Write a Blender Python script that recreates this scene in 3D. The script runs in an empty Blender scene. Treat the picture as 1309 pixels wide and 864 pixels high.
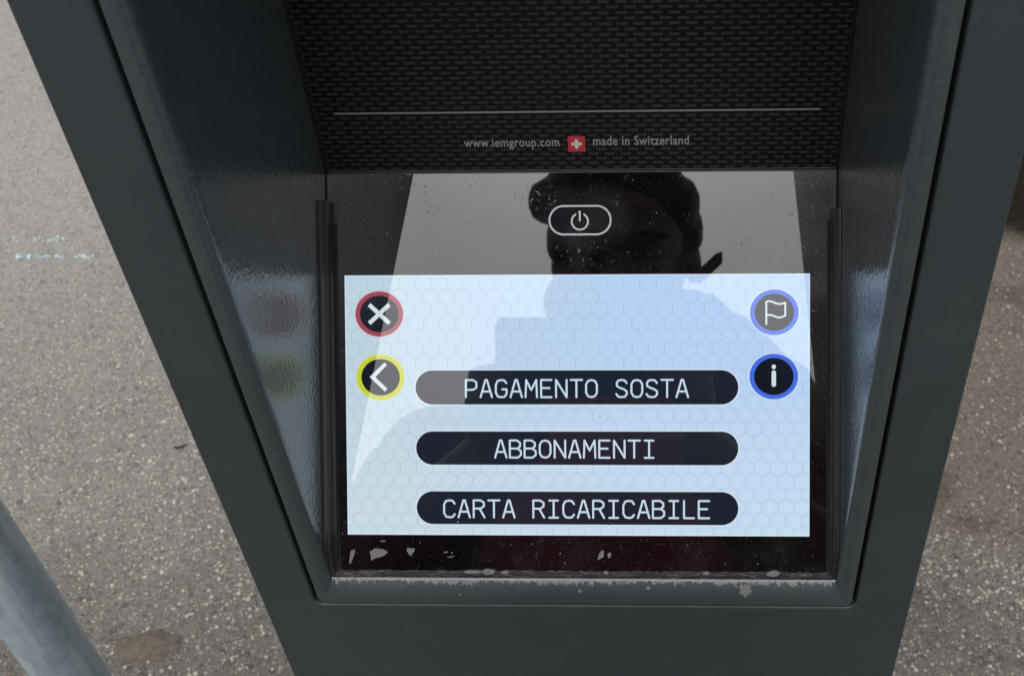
import bpy, bmesh, math, random
from mathutils import Vector, Matrix, Quaternion
random.seed(7)
R = math.radians
sc = bpy.context.scene
col = sc.collection

# ------------------------------------------------------------------ camera, sky, sun, exposure
cam_data = bpy.data.cameras.new('camera')
cam = bpy.data.objects.new('camera', cam_data); col.objects.link(cam)
rx = Vector((0.99940, 0.02465, -0.02424)); dn = Vector((-0.00223, -0.65372, -0.75673)); fw = Vector((-0.03450, 0.75633, -0.65328))
rx.normalize(); fw = (fw - rx*fw.dot(rx)).normalized(); upv = rx.cross(fw)
m = Matrix((rx, upv, -fw)).transposed().to_4x4()
m.translation = Vector((0.0419, -0.3045, 1.450))
cam.matrix_world = m
cam_data.sensor_width = 36.0; cam_data.lens = 36.0*1345/1309
cam_data.shift_x = -0.1166
cam_data.clip_start = 0.01; cam_data.clip_end = 2000
cam_data.dof.use_dof = True; cam_data.dof.focus_distance = 0.49; cam_data.dof.aperture_fstop = 26.0
sc.camera = cam

world = bpy.data.worlds.new("World"); sc.world = world; world.use_nodes = True
wn = world.node_tree; wn.nodes.clear()
SUN_EL, SUN_ROT = R(66), R(188)
sky = wn.nodes.new('ShaderNodeTexSky'); sky.sky_type = 'NISHITA'; sky.sun_disc = False
sky.sun_elevation = SUN_EL; sky.sun_rotation = SUN_ROT; sky.air_density = 1.6; sky.dust_density = 4.0; sky.ozone_density = 1.0
hs = wn.nodes.new('ShaderNodeHueSaturation'); hs.inputs['Saturation'].default_value = 0.10
bg = wn.nodes.new('ShaderNodeBackground'); bg.inputs['Strength'].default_value = 0.14
wo = wn.nodes.new('ShaderNodeOutputWorld')
wn.links.new(sky.outputs[0], hs.inputs['Color']); wn.links.new(hs.outputs[0], bg.inputs['Color']); wn.links.new(bg.outputs[0], wo.inputs['Surface'])
sun = bpy.data.lights.new('sun', 'SUN'); sun.energy = 1.0; sun.angle = R(25); sun.color = (1.0, 0.97, 0.93)
so = bpy.data.objects.new('sun', sun); col.objects.link(so)
# nishita: rotation 0 = +Y, clockwise seen from above
sd = Vector((math.sin(SUN_ROT)*math.cos(SUN_EL), math.cos(SUN_ROT)*math.cos(SUN_EL), math.sin(SUN_EL)))
so.rotation_euler = sd.to_track_quat('Z', 'Y').to_euler()
so.location = (0, 0, 5)
sc.view_settings.view_transform = 'Standard'; sc.view_settings.look = 'None'
sc.view_settings.gamma = 1; sc.view_settings.exposure = 0.0; sc.view_settings.use_curve_mapping = False

# ------------------------------------------------------------------ node helpers
class NT:
    def __init__(s, name):
        s.m = bpy.data.materials.new(name); s.m.use_nodes = True
        s.t = s.m.node_tree; s.n = s.t.nodes; s.b = s.n['Principled BSDF']
    def new(s, typ, **kw):
        n = s.n.new(typ)
        for k, v in kw.items(): setattr(n, k, v)
        return n
    def put(s, sock, v):
        if isinstance(v, bpy.types.NodeSocket): s.t.links.new(v, sock)
        else: sock.default_value = v
    def math(s, op, a, b=0.0, c=0.0, clamp=False):
        n = s.new('ShaderNodeMath', operation=op, use_clamp=clamp)
        s.put(n.inputs[0], a); s.put(n.inputs[1], b); s.put(n.inputs[2], c)
        return n.outputs[0]
    def coord(s, scale=(1000, 1000, 1000), rot=(0, 0, 0), loc=(0, 0, 0)):
        t = s.new('ShaderNodeTexCoord'); mp = s.new('ShaderNodeMapping')
        s.put(mp.inputs['Vector'], t.outputs['Object'])
        mp.inputs['Scale'].default_value = scale; mp.inputs['Rotation'].default_value = rot; mp.inputs['Location'].default_value = loc
        return mp.outputs[0]
    def noise(s, vec, scale, detail=4, rough=0.55, dist=0.0):
        n = s.new('ShaderNodeTexNoise'); s.put(n.inputs['Vector'], vec)
        n.inputs['Scale'].default_value = scale; n.inputs['Detail'].default_value = detail
        n.inputs['Roughness'].default_value = rough; n.inputs['Distortion'].default_value = dist
        return n.outputs['Fac']
    def vor(s, vec, scale, feature='F1', rnd=1.0):
        n = s.new('ShaderNodeTexVoronoi', feature=feature); s.put(n.inputs['Vector'], vec)
        n.inputs['Scale'].default_value = scale; n.inputs['Randomness'].default_value = rnd
        return n
    def ramp(s, fac, stops):
        n = s.new('ShaderNodeValToRGB'); s.put(n.inputs[0], fac)
        e = n.color_ramp.elements
        while len(e) > 1: e.remove(e[-1])
        for i, (p, c) in enumerate(stops):
            if i == 0: e[0].position = p
            else: e.new(p)
            e[i].color = (c[0], c[1], c[2], 1) if hasattr(c, '__len__') else (c, c, c, 1)
        return n.outputs[0]
    def step(s, v, a, b):
        n = s.new('ShaderNodeMapRange', interpolation_type='SMOOTHSTEP'); s.put(n.inputs['Value'], v)
        n.inputs['From Min'].default_value = a; n.inputs['From Max'].default_value = b
        return n.outputs[0]
    def mix(s, f, a, b):
        n = s.new('ShaderNodeMix', data_type='RGBA'); s.put(n.inputs[0], f)
        for sock, v in ((n.inputs[6], a), (n.inputs[7], b)):
            if not isinstance(v, bpy.types.NodeSocket) and len(v) == 3: v = (*v, 1)
            s.put(sock, v)
        return n.outputs[2]
    def bump(s, h, strength, dist):
        n = s.new('ShaderNodeBump'); s.put(n.inputs['Height'], h)
        n.inputs['Strength'].default_value = strength; n.inputs['Distance'].default_value = dist
        return n.outputs[0]
    def set(s, **kw):
        for k, v in kw.items():
            sock = s.b.inputs[k.replace('_', ' ')]
            if isinstance(v, tuple) and len(v) == 3 and sock.type == 'RGBA': v = (*v, 1)
            s.put(sock, v)
        return s
    def xyz(s, vec):
        n = s.new('ShaderNodeSeparateXYZ'); s.put(n.inputs[0], vec); return n.outputs

def simple(name, c, rough=0.5, **kw):
    a = NT(name); a.set(Base_Color=c, Roughness=rough, **kw); return a.m

def noisy(name, c1, c2, scale, rough=0.8, bump=0.0005):
    a = NT(name); v = a.coord(); n = a.noise(v, scale, 5, 0.65)
    a.set(Base_Color=a.mix(n, c1, c2), Roughness=rough, Normal=a.bump(n, 0.6, bump)); return a.m
# ---- powder coated anthracite metal
def paint_mat(name, base, rough, peel, wear=None):
    a = NT(name); v = a.coord()
    n1 = a.noise(v, 0.42, 2, 0.5); n2 = a.noise(v, 0.9, 2, 0.5); n3 = a.noise(v, 0.012, 3, 0.6)
    h = a.math('ADD', a.math('MULTIPLY', n1, 0.75), a.math('MULTIPLY', n2, 0.25))
    c = a.mix(n3, tuple(x*0.9 for x in base), tuple(x*1.12 for x in base))
    # tiny nicks down to bare primer
    vo = a.vor(v, 0.045); cell = a.xyz(vo.outputs['Color'])
    nick = a.math('MULTIPLY', a.math('LESS_THAN', vo.outputs['Distance'], a.math('MULTIPLY', cell[1], 0.026)), a.math('GREATER_THAN', cell[0], 0.45))
    c = a.mix(nick, c, (0.35, 0.35, 0.34))
    dust = a.step(a.noise(v, 0.05, 6, 0.7), 0.5, 0.75)
    c = a.mix(a.math('MULTIPLY', dust, 0.06), c, (0.25, 0.24, 0.22))
    rr = a.math('ADD', rough, a.math('MULTIPLY', a.noise(v, 0.03, 4), 0.10))
    if wear: c, rr = wear(a, v, c, rr)
    a.set(Base_Color=c, Roughness=rr, Normal=a.bump(h, 1.0, peel))
    return a.m
M = {}
M['paint'] = paint_mat('anthracite_powder_coat', (0.042, 0.0535, 0.060), 0.36, 0.00016)
def lipwear(a, v, c, rr):
    p = a.xyz(a.coord())      # object space in mm, origin at the machine's world origin
    y, z = p[1], p[2]
    n = a.noise(a.coord(scale=(800, 500, 420)), 0.5, 6, 0.78, 0.5)
    n2 = a.noise(v, 0.035, 4, 0.6)
    inx = a.math('LESS_THAN', a.math('ABSOLUTE', p[0]), 120.5)
    t = a.math('SUBTRACT', z, 1026.4)                       # height up the lip
    edge = a.math('ADD', a.math('MULTIPLY', t, 0.42), a.math('MULTIPLY', a.math('SUBTRACT', n, 0.5), 5.0))
    edge = a.math('ADD', edge, a.math('MULTIPLY', a.math('SUBTRACT', n2, 0.5), 2.0))
    w = a.math('MULTIPLY', a.step(edge, 0.75, 1.0), inx)
    w = a.math('MULTIPLY', w, a.math('LESS_THAN', z, 1033.0))
    g = a.mix(a.noise(v, 0.6, 5), (0.13, 0.13, 0.13), (0.30, 0.295, 0.29))
    haze = a.math('MULTIPLY', a.step(a.math('ADD', z, a.math('MULTIPLY', n, 6)), 1022, 1034), a.math('MULTIPLY', inx, a.math('MULTIPLY', a.math('LESS_THAN', z, 1033.0), 0.10)))
    c = a.mix(haze, c, (0.25, 0.26, 0.28))
    # two spots where the coat has flaked further down
    for (sx, sz, r_) in ((79.0, 1024.6, 3.6), (-1.0, 1024.0, 1.1), (32, 1026, 1.2), (-60, 1021.5, 0.7)):
        d = a.math('SQRT', a.math('ADD', a.math('POWER', a.math('ABSOLUTE', a.math('SUBTRACT', p[0], sx)), 2), a.math('POWER', a.math('ABSOLUTE', a.math('SUBTRACT', z, sz)), 2)))
        d = a.math('ADD', d, a.math('MULTIPLY', a.math('SUBTRACT', a.noise(v, 0.35, 4, 0.7), 0.5), r_*2.6))
        w = a.math('MAXIMUM', w, a.math('LESS_THAN', d, r_*0.8))
    return a.mix(w, c, g), a.math('ADD', rr, a.math('MULTIPLY', w, 0.3))
M['liner'] = paint_mat('anthracite_liner_coat', (0.056, 0.070, 0.077), 0.10, 0.00034, lipwear)
M['gap'] = simple('gap_black', (0.006, 0.006, 0.007), 0.8)
M['rubber'] = simple('dark_rubber', (0.02, 0.019, 0.018), 0.45)
def rail_mat():
    a = NT('rail_plastic'); v = a.coord(scale=(1000, 200, 200))
    c = a.mix(a.noise(v, 0.5, 4), (0.014, 0.013, 0.012), (0.036, 0.033, 0.030))
    a.set(Base_Color=c, Roughness=0.38); return a.m
M['rail'] = rail_mat()

# ---- glass
def etched(a, v, p):
    m_ = None
    for cx, cz, rx_, rz_ in ((-48, 1178, 26, 5.5), (-72, 1172, 10, 9), (-63, 1146, 5, 6), (-58, 1137, 4, 7), (-30, 1141, 15, 6), (-15, 1172, 22, 7), (88, 1172, 12, 8), (95, 1152, 8, 10), (80, 1158, 14, 8)):
        q = a.math('ADD', a.math('POWER', a.math('ABSOLUTE', a.math('DIVIDE', a.math('SUBTRACT', p[0], cx), rx_)), 2), a.math('POWER', a.math('ABSOLUTE', a.math('DIVIDE', a.math('SUBTRACT', p[2], cz), rz_)), 2))
        q = a.math('SUBTRACT', 1.0, a.step(q, 0.2, 1.1)); m_ = q if m_ is None else a.math('MAXIMUM', m_, q)
    n = a.noise(v, 0.55, 5, 0.75)
    return a.math('MULTIPLY', a.step(a.math('ADD', n, a.math('MULTIPLY', m_, 0.13)), 0.70, 0.78), 0.6)
def glass_mat(name='cover_glass_black'):
    a = NT(name); v = a.coord()
    vo = a.vor(v, 0.34); cell = a.xyz(vo.outputs['Color'])
    sp = a.math('MULTIPLY', a.math('LESS_THAN', vo.outputs['Distance'], a.math('MULTIPLY', a.math('POWER', cell[1], 2.4), 0.10)), a.math('GREATER_THAN', cell[0], 0.2))
    vo2 = a.vor(v, 1.1); c2 = a.xyz(vo2.outputs['Color'])
    sp2 = a.math('MULTIPLY', a.math('LESS_THAN', vo2.outputs['Distance'], 0.11), a.math('GREATER_THAN', c2[0], 0.70))
    film = a.step(a.noise(v, 0.03, 6, 0.72), 0.42, 0.8)
    px_ = a.xyz(v)
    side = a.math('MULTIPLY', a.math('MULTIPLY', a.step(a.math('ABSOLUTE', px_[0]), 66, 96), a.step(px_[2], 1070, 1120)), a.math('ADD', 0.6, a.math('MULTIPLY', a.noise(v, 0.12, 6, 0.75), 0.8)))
    # breath-like finger smudge round the power symbol
    q_ = a.math('ADD', a.math('MULTIPLY', a.math('MULTIPLY', px_[0], px_[0]), 0.0012), a.math('MULTIPLY', a.math('POWER', a.math('ABSOLUTE', a.math('SUBTRACT', px_[2], 1166)), 2.0), 0.0045))
    q_ = a.math('ADD', q_, a.math('MULTIPLY', a.math('SUBTRACT', a.noise(v, 0.07, 6, 0.75, 0.8), 0.5), 2.2))
    finger = a.math('SUBTRACT', 1.0, a.step(q_, 0.0, 1.0))
    smear = a.step(a.noise(a.coord(scale=(900, 260, 260)), 0.12, 6, 0.7, 0.6), 0.5, 0.85)
    c = a.mix(a.math('MULTIPLY', film, 0.026), (0.003, 0.003, 0.0035), (0.5, 0.5, 0.5))
    c = a.mix(a.math('MULTIPLY', smear, 0.012), c, (0.6, 0.65, 0.8))
    c = a.mix(a.math('MULTIPLY', side, 0.045), c, (0.5, 0.49, 0.47))  # paler edges painted in for the side walls' reflection
    c = a.mix(a.math('MULTIPLY', finger, 0.035), c, (0.42, 0.5, 0.62))
    c = a.mix(a.math('MAXIMUM', sp, sp2), c, (0.30, 0.29, 0.26))
    # etched, pitted patches where the reflection breaks up
    pit = a.math('MULTIPLY', a.step(a.noise(v, 0.42, 4, 0.7), 0.61, 0.67), a.step(a.noise(v, 0.035, 3), 0.52, 0.62))
    pit = a.math('MAXIMUM', pit, etched(a, v, px_))
    rr = a.math('ADD', 0.012, a.math('MULTIPLY', pit, 0.5))
    rr = a.math('ADD', rr, a.math('MULTIPLY', a.math('MAXIMUM', sp, sp2), 0.6))
    a.set(Base_Color=c, Roughness=rr, IOR=a.math('SUBTRACT', GL, a.math('MULTIPLY', pit, 0.55)))
    return a.m
GL = 2.25
M['glass'] = glass_mat()
def emis(name, c, rough=0.015, grad=None, power=1.0):
    a = NT(name); a.set(Base_Color=(0.002, 0.002, 0.002), Roughness=rough, IOR=GL, Emission_Color=c, Emission_Strength=power); return a.m
def display_mat():
    a = NT('lit_display'); v = a.coord(); p = a.xyz(v)
    # local plane coordinates: x and distance up the slope (mm)
    x = a.math('ADD', p[0], 2.2)
    s = a.math('ADD', a.math('MULTIPLY', a.math('SUBTRACT', p[1], 56.6), 0.6275), a.math('MULTIPLY', a.math('SUBTRACT', p[2], 1095.26), 0.7786))
    W, Hh = 7.75, 6.35                                    # hexagon pitch, row pitch
    def lattice(ox, oz):
        fx = a.math('SUBTRACT', a.math('FRACT', a.math('DIVIDE', a.math('ADD', x, ox), W)), 0.5)
        fy = a.math('SUBTRACT', a.math('FRACT', a.math('DIVIDE', a.math('ADD', s, oz), 2*Hh)), 0.5)
        ax = a.math('ABSOLUTE', a.math('MULTIPLY', fx, W)); ay = a.math('ABSOLUTE', a.math('MULTIPLY', fy, 2*Hh*1.057))
        # pointy-top hexagon distance
        return a.math('MAXIMUM', ax, a.math('ADD', a.math('MULTIPLY', ax, 0.5), a.math('MULTIPLY', ay, 0.8660)))
    d = a.math('MINIMUM', lattice(500, 500), lattice(500+W/2, 500+Hh))
    line = a.step(d, W/2-0.42, W/2-0.08)
    inner = a.step(d, 0.3, W/2-0.5)
    gx = a.step(x, -112, 60); gs = a.step(s, -62, 40)
    base = a.mix(gx, (0.50, 0.64, 0.72), (0.47, 0.63, 0.90))
    low = a.mix(gx, (0.58, 0.70, 0.76), (0.56, 0.71, 0.86))
    c = a.mix(gs, low, base)
    c = a.mix(a.math('MULTIPLY', inner, 0.09), c, (0.44, 0.58, 0.84))
    c = a.mix(a.math('MULTIPLY', line, a.math('ADD', 0.06, a.math('MULTIPLY', a.noise(v, 0.05, 4, 0.7), 0.34))), c, (0.20, 0.30, 0.48))
    rim = a.math('MAXIMUM', a.step(a.math('ABSOLUTE', x), 111.0, 111.6), a.step(a.math('ABSOLUTE', s), 62.0, 62.5))
    c = a.mix(a.math('MULTIPLY', rim, 0.5), c, (0.70, 0.82, 0.95))
    # dirt on the surface
    sm = a.step(a.noise(v, 0.06, 6, 0.7), 0.55, 0.8)
    vo = a.vor(v, 0.16); cell = a.xyz(vo.outputs['Color'])
    sp = a.math('MULTIPLY', a.math('LESS_THAN', vo.outputs['Distance'], a.math('MULTIPLY', a.math('POWER', cell[1], 3.0), 0.06)), a.math('GREATER_THAN', cell[0], 0.6))
    c = a.mix(sp, c, (0.10, 0.13, 0.22))
    c = a.mix(a.math('MULTIPLY', sm, 0.06), c, (0.3, 0.35, 0.4))
    pit = a.math('MULTIPLY', a.step(a.noise(v, 0.42, 4, 0.7), 0.61, 0.67), a.step(a.noise(v, 0.035, 3), 0.52, 0.62))
    pit = a.math('MAXIMUM', pit, etched(a, v, p))
    a.set(Base_Color=(0.004, 0.004, 0.004), Roughness=a.math('ADD', 0.012, a.math('MULTIPLY', pit, 0.4)), IOR=a.math('SUBTRACT', GL, a.math('MULTIPLY', pit, 0.3)), Emission_Color=c, Emission_Strength=1.0)
    return a.m
M['display'] = display_mat()
M['e_dark'] = emis('lit_dark_slate', (0.010, 0.015, 0.026))
M['e_rim'] = emis('lit_rim', (0.62, 0.74, 0.86))
M['e_text'] = emis('lit_text', (0.56, 0.70, 0.82))
M['e_white'] = emis('lit_white', (0.62, 0.72, 0.76))
M['e_black'] = emis('lit_black', (0.005, 0.008, 0.016))
M['e_red'] = emis('lit_red', (0.33, 0.055, 0.085))
M['e_pink'] = emis('lit_pink', (0.68, 0.50, 0.62))
M['e_yellow'] = emis('lit_yellow', (0.55, 0.60, 0.04))
M['e_yellow2'] = emis('lit_pale_yellow', (0.60, 0.68, 0.35))
M['e_blue'] = emis('lit_blue', (0.055, 0.15, 0.72))
M['e_blue2'] = emis('lit_blue_inner', (0.02, 0.08, 0.62))
M['print_white'] = simple('white_print', (0.62, 0.62, 0.60), 0.3)

def panel_mat():
    a = NT('carbon_weave_print'); v = a.coord(); p = a.xyz(v)
    x, z = p[0], p[2]
    ph, pw = 2.47, 7.6
    row = a.math('FLOOR', a.math('DIVIDE', z, ph))
    par = a.math('MULTIPLY', a.math('FRACT', a.math('MULTIPLY', row, 0.5)), pw)
    fx = a.math('MULTIPLY', a.math('SUBTRACT', a.math('FRACT', a.math('DIVIDE', a.math('ADD', a.math('ADD', x, par), 1000), pw)), 0.5), pw)
    fz = a.math('MULTIPLY', a.math('SUBTRACT', a.math('FRACT', a.math('DIVIDE', z, ph)), 0.5), ph)
    mx = a.math('SUBTRACT', 1.0, a.step(a.math('ABSOLUTE', fx), 2.15, 2.6)); mz = a.math('SUBTRACT', 1.0, a.step(a.math('ABSOLUTE', fz), 0.45, 0.78))
    rib = a.math('ADD', 0.8, a.math('MULTIPLY', a.math('SINE', a.math('MULTIPLY', fx, 9.0)), 0.2))
    f = a.math('MULTIPLY', a.math('MULTIPLY', mx, mz), rib)
    var = a.noise(v, 0.05, 3); var2 = a.step(a.noise(v, 0.012, 2), 0.3, 0.7); f = a.math('MULTIPLY', f, a.math('ADD', 0.35, a.math('ADD', a.math('MULTIPLY', var2, 0.35), a.math('MULTIPLY', a.noise(v, 0.25, 4, 0.7), 0.9))))
    n = a.noise(v, 0.35, 3)
    dark = a.mix(n, (0.0065, 0.0055, 0.0055), (0.012, 0.010, 0.0105))
    c = a.mix(f, dark, (0.062, 0.053, 0.047))
    vo = a.vor(v, 0.1); cell = a.xyz(vo.outputs['Color'])
    sp = a.math('MULTIPLY', a.math('LESS_THAN', vo.outputs['Distance'], 0.028), a.math('GREATER_THAN', cell[0], 0.7))
    c = a.mix(sp, c, (0.25, 0.23, 0.2))
    a.set(Base_Color=c, Roughness=0.5, Normal=a.bump(f, 0.25, 0.0002)); a.b.inputs['Specular IOR Level'].default_value = 0.25
    return a.m
M['panel'] = panel_mat()
M['panel_edge'] = simple('panel_edge', (0.012, 0.012, 0.012), 0.5)
M['panel_text'] = simple('grey_print', (0.36, 0.35, 0.35), 0.5)
M['panel_line'] = simple('line_print', (0.30, 0.27, 0.275), 0.45)
M['flag_red'] = simple('red_print', (0.62, 0.055, 0.06), 0.4)
M['flag_white'] = simple('flag_white_print', (0.80, 0.74, 0.74), 0.4)
M['flake'] = noisy('bare_grey_flake', (0.10, 0.097, 0.093), (0.25, 0.24, 0.235), 0.5)
def seal_mat():
    a = NT('dirty_sealant'); v = a.coord()
    n = a.noise(a.coord(scale=(160, 1300, 1300)), 0.8, 6, 0.75); n2 = a.noise(v, 0.7, 4, 0.7)
    c = a.mix(a.step(n, 0.45, 0.75), (0.018, 0.016, 0.014), (0.17, 0.155, 0.14))
    c = a.mix(a.step(n2, 0.55, 0.62), c, (0.012, 0.012, 0.012))
    a.set(Base_Color=c, Roughness=0.8, Normal=a.bump(n2, 0.8, 0.0004)); return a.m
M['seal'] = seal_mat()

# ---- ground
def ground_mat():
    a = NT('aggregate_asphalt'); t = a.new('ShaderNodeTexCoord'); v = t.outputs['Object']; p = a.xyz(v)
    big = a.noise(v, 0.9, 5, 0.6); mid = a.noise(v, 5, 5, 0.65); fine = a.noise(v, 260, 3, 0.6); clump = a.noise(v, 14, 4, 0.6)
    c = a.mix(mid, (0.165, 0.154, 0.142), (0.25, 0.236, 0.218))
    c = a.mix(a.step(fine, 0.35, 0.7), c, (0.085, 0.078, 0.072))
    hts = []
    for sc_, thr, keep, seed, amt in ((330, 0.54, 0.60, 7.7, 0.7), (190, 0.54, 0.66, 3.1, 0.85), (120, 0.50, 0.56, 5.5, 0.9), (78, 0.44, 0.26, 0.0, 0.85)):
        mp = a.new('ShaderNodeMapping'); a.put(mp.inputs['Vector'], v); mp.inputs['Location'].default_value = (seed, seed*1.7, 0); mp.inputs['Rotation'].default_value = (0, 0, seed)
        vo = a.vor(mp.outputs[0], sc_); cell = a.xyz(vo.outputs['Color'])
        rad = a.math('MULTIPLY', thr, a.math('ADD', 0.45, a.math('MULTIPLY', cell[1], 0.65)))
        e = a.math('SUBTRACT', 1.0, a.step(a.math('SUBTRACT', vo.outputs['Distance'], rad), -0.12, 0.02))
        k = a.math('MULTIPLY', e, a.math('LESS_THAN', a.math('ADD', cell[0], a.math('MULTIPLY', a.math('SUBTRACT', clump, 0.5), 0.6)), keep))
        scol = a.ramp(cell[2], [(0.0, (0.09, 0.08, 0.07)), (0.18, (0.20, 0.18, 0.155)), (0.42, (0.38, 0.345, 0.29)), (0.6, (0.50, 0.39, 0.26)), (0.78, (0.64, 0.58, 0.48)), (0.92, (0.80, 0.76, 0.68)), (1.0, (0.36, 0.20, 0.13))])
        c = a.mix(a.math('MULTIPLY', k, amt), c, scol)
        hts.append(k)
    vo = a.vor(v, 150); cell = a.xyz(vo.outputs['Color'])
    pit = a.math('MULTIPLY', a.math('LESS_THAN', vo.outputs['Distance'], 0.33), a.math('LESS_THAN', cell[0], 0.16))
    c = a.mix(a.math('MULTIPLY', pit, 0.7), c, (0.035, 0.032, 0.030))
    # bleached, trodden paving beyond on the left; browner, grimier surface on the right
    bleach = a.math('MULTIPLY', a.step(a.math('ADD', p[1], a.math('MULTIPLY', big, 1.0)), 1.0, 2.6), a.math('SUBTRACT', 1.0, a.step(p[0], -0.3, 0.5)))
    c = a.mix(a.math('MULTIPLY', bleach, 0.60), c, (0.50, 0.485, 0.46))
    tone = a.step(a.noise(v, 2.3, 5, 0.65), 0.35, 0.68)
    c = a.mix(a.math('MULTIPLY', tone, 0.22), c, (0.40, 0.36, 0.30))
    patch = a.step(a.noise(v, 1.1, 5, 0.7), 0.54, 0.60)
    c = a.mix(a.math('MULTIPLY', patch, 0.26), c, (0.09, 0.085, 0.08))
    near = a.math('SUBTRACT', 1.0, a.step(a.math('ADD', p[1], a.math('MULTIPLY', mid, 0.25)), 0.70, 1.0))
    c = a.mix(a.math('MULTIPLY', near, 0.45), c, (0.085, 0.076, 0.066))  # shade around the machine and person, put into the asphalt colour
    right = a.step(a.math('ADD', p[0], a.math('MULTIPLY', big, 0.3)), 0.25, 0.75)
    brown = a.math('MULTIPLY', right, a.step(a.math('ADD', p[1], a.math('MULTIPLY', mid, 0.25)), 0.85, 1.05))
    c = a.mix(a.math('MULTIPLY', brown, 0.55), c, (0.110, 0.080, 0.050))
    stain = a.math('MULTIPLY', right, a.step(a.noise(v, 3.2, 4, 0.6), 0.52, 0.62))
    c = a.mix(a.math('MULTIPLY', stain, 0.60), c, (0.070, 0.050, 0.032))
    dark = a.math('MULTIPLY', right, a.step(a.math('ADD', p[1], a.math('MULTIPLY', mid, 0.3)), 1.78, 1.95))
    c = a.mix(a.math('MULTIPLY', dark, 0.93), c, (0.010, 0.009, 0.007))  # shadow at the far right, painted into the asphalt colour
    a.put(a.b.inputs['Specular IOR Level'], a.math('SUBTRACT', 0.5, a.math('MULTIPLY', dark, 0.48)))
    h = a.math('ADD', a.math('ADD', a.math('MULTIPLY', hts[3], 1.2), a.math('MULTIPLY', hts[2], 0.9)), a.math('ADD', a.math('MULTIPLY', fine, 0.6), a.math('ADD', a.math('MULTIPLY', hts[1], 0.6), a.math('MULTIPLY', hts[0], 0.4))))
    h = a.math('SUBTRACT', h, a.math('MULTIPLY', pit, 1.0))
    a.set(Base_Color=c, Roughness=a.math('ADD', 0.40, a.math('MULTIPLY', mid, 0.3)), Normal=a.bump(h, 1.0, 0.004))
    return a.m
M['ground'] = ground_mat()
def galv_mat():
    a = NT('galvanised_steel'); v = a.coord()
    vo = a.vor(v, 0.10); cell = a.xyz(vo.outputs['Color'])
    n = a.noise(a.coord(scale=(1000, 1000, 90)), 0.07, 6, 0.7)
    c = a.mix(cell[0], (0.27, 0.35, 0.40), (0.35, 0.44, 0.49)); c = a.mix(a.math('MULTIPLY', a.step(n, 0.42, 0.66), 0.8), c, (0.50, 0.58, 0.63))
    a.set(Base_Color=c, Metallic=0.1, Roughness=0.4, Normal=a.bump(n, 0.3, 0.0006)); return a.m
M['galv'] = galv_mat()
M['stone'] = simple('pebble', (0.46, 0.41, 0.34), 0.6)
M['stone2'] = simple('pebble_dark', (0.25, 0.22, 0.19), 0.7)
M['slab'] = noisy('brown_mortar_blob', (0.015, 0.012, 0.009), (0.26, 0.22, 0.17), 0.11, 0.9, 0.012)
M['oldpaint'] = noisy('worn_road_paint', (0.45, 0.62, 0.68), (0.72, 0.92, 0.98), 0.05)
M['twig'] = simple('twig', (0.03, 0.025, 0.02), 0.8)
M['skin'] = noisy('skin', (0.075, 0.042, 0.031), (0.12, 0.062, 0.045), 0.05, 0.5, 0.0002)
M['hair'] = noisy('hair', (0.006, 0.006, 0.007), (0.02, 0.018, 0.018), 0.4, 0.5, 0.002)
M['jacket'] = noisy('dark_jacket', (0.015, 0.015, 0.019), (0.13, 0.022, 0.034), 0.010, 0.8, 0.001)
M['shirt'] = noisy('burgundy_shirt', (0.20, 0.014, 0.022), (0.34, 0.03, 0.045), 0.03, 0.85, 0.001)
M['trousers'] = noisy('dark_trousers', (0.012, 0.014, 0.02), (0.022, 0.024, 0.03), 0.1, 0.9)
M['shoe'] = simple('shoe', (0.02, 0.02, 0.02), 0.5)
M['strap'] = simple('black_strap', (0.02, 0.03, 0.028), 0.6)
M['eye'] = simple('eye', (0.05, 0.045, 0.04), 0.4)
M['lip'] = simple('lip', (0.28, 0.11, 0.10), 0.5)
M['phone'] = simple('phone_body', (0.012, 0.014, 0.017), 0.35)
M['lens'] = simple('lens_glass', (0.004, 0.004, 0.006), 0.08)

# ------------------------------------------------------------------ object helpers (coordinates in mm, world)
def tag(o, label=None, cat=None, group=None, kind=None):
    if label: o['label'] = label
    if cat: o['category'] = cat
    if group: o['group'] = group
    if kind: o['kind'] = kind
    return o
def empty(name, loc):
    o = bpy.data.objects.new(name, None); col.objects.link(o); o.location = Vector(loc)/1000; o.empty_display_size = 0.1
    return o
def mk(name, verts, faces, mat, parent=None, smooth=False, bevel=0, seg=2, world=True):
    me = bpy.data.meshes.new(name)
    me.from_pydata([tuple(c*0.001 for c in v) for v in verts], [], faces); me.update()
    bm = bmesh.new(); bm.from_mesh(me); bmesh.ops.remove_doubles(bm, verts=bm.verts, dist=1e-7); bmesh.ops.recalc_face_normals(bm, faces=bm.faces) if not world == 'flat' else None
    bm.to_mesh(me); bm.free()
    me.materials.append(mat)
    if smooth:
        for p_ in me.polygons: p_.use_smooth = True
    o = bpy.data.objects.new(name, me); col.objects.link(o)
    if parent:
        o.parent = parent
        l = Vector((0, 0, 0)); q = parent
        while q: l -= q.location; q = q.parent
        o.location = l
    if bevel:
        b = o.modifiers.new('bevel', 'BEVEL'); b.width = bevel*0.001; b.segments = seg; b.limit_method = 'ANGLE'; b.angle_limit = R(35)
        for p_ in me.polygons: p_.use_smooth = True
        w = o.modifiers.new('wn', 'WEIGHTED_NORMAL'); w.keep_sharp = True
    return o
def box(x0, x1, y0, y1, z0, z1):
    v = [(x, y, z) for x in (x0, x1) for y in (y0, y1) for z in (z0, z1)]
    return v, [(0, 1, 3, 2), (4, 6, 7, 5), (0, 4, 5, 1), (2, 3, 7, 6), (0, 2, 6, 4), (1, 5, 7, 3)]
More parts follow.
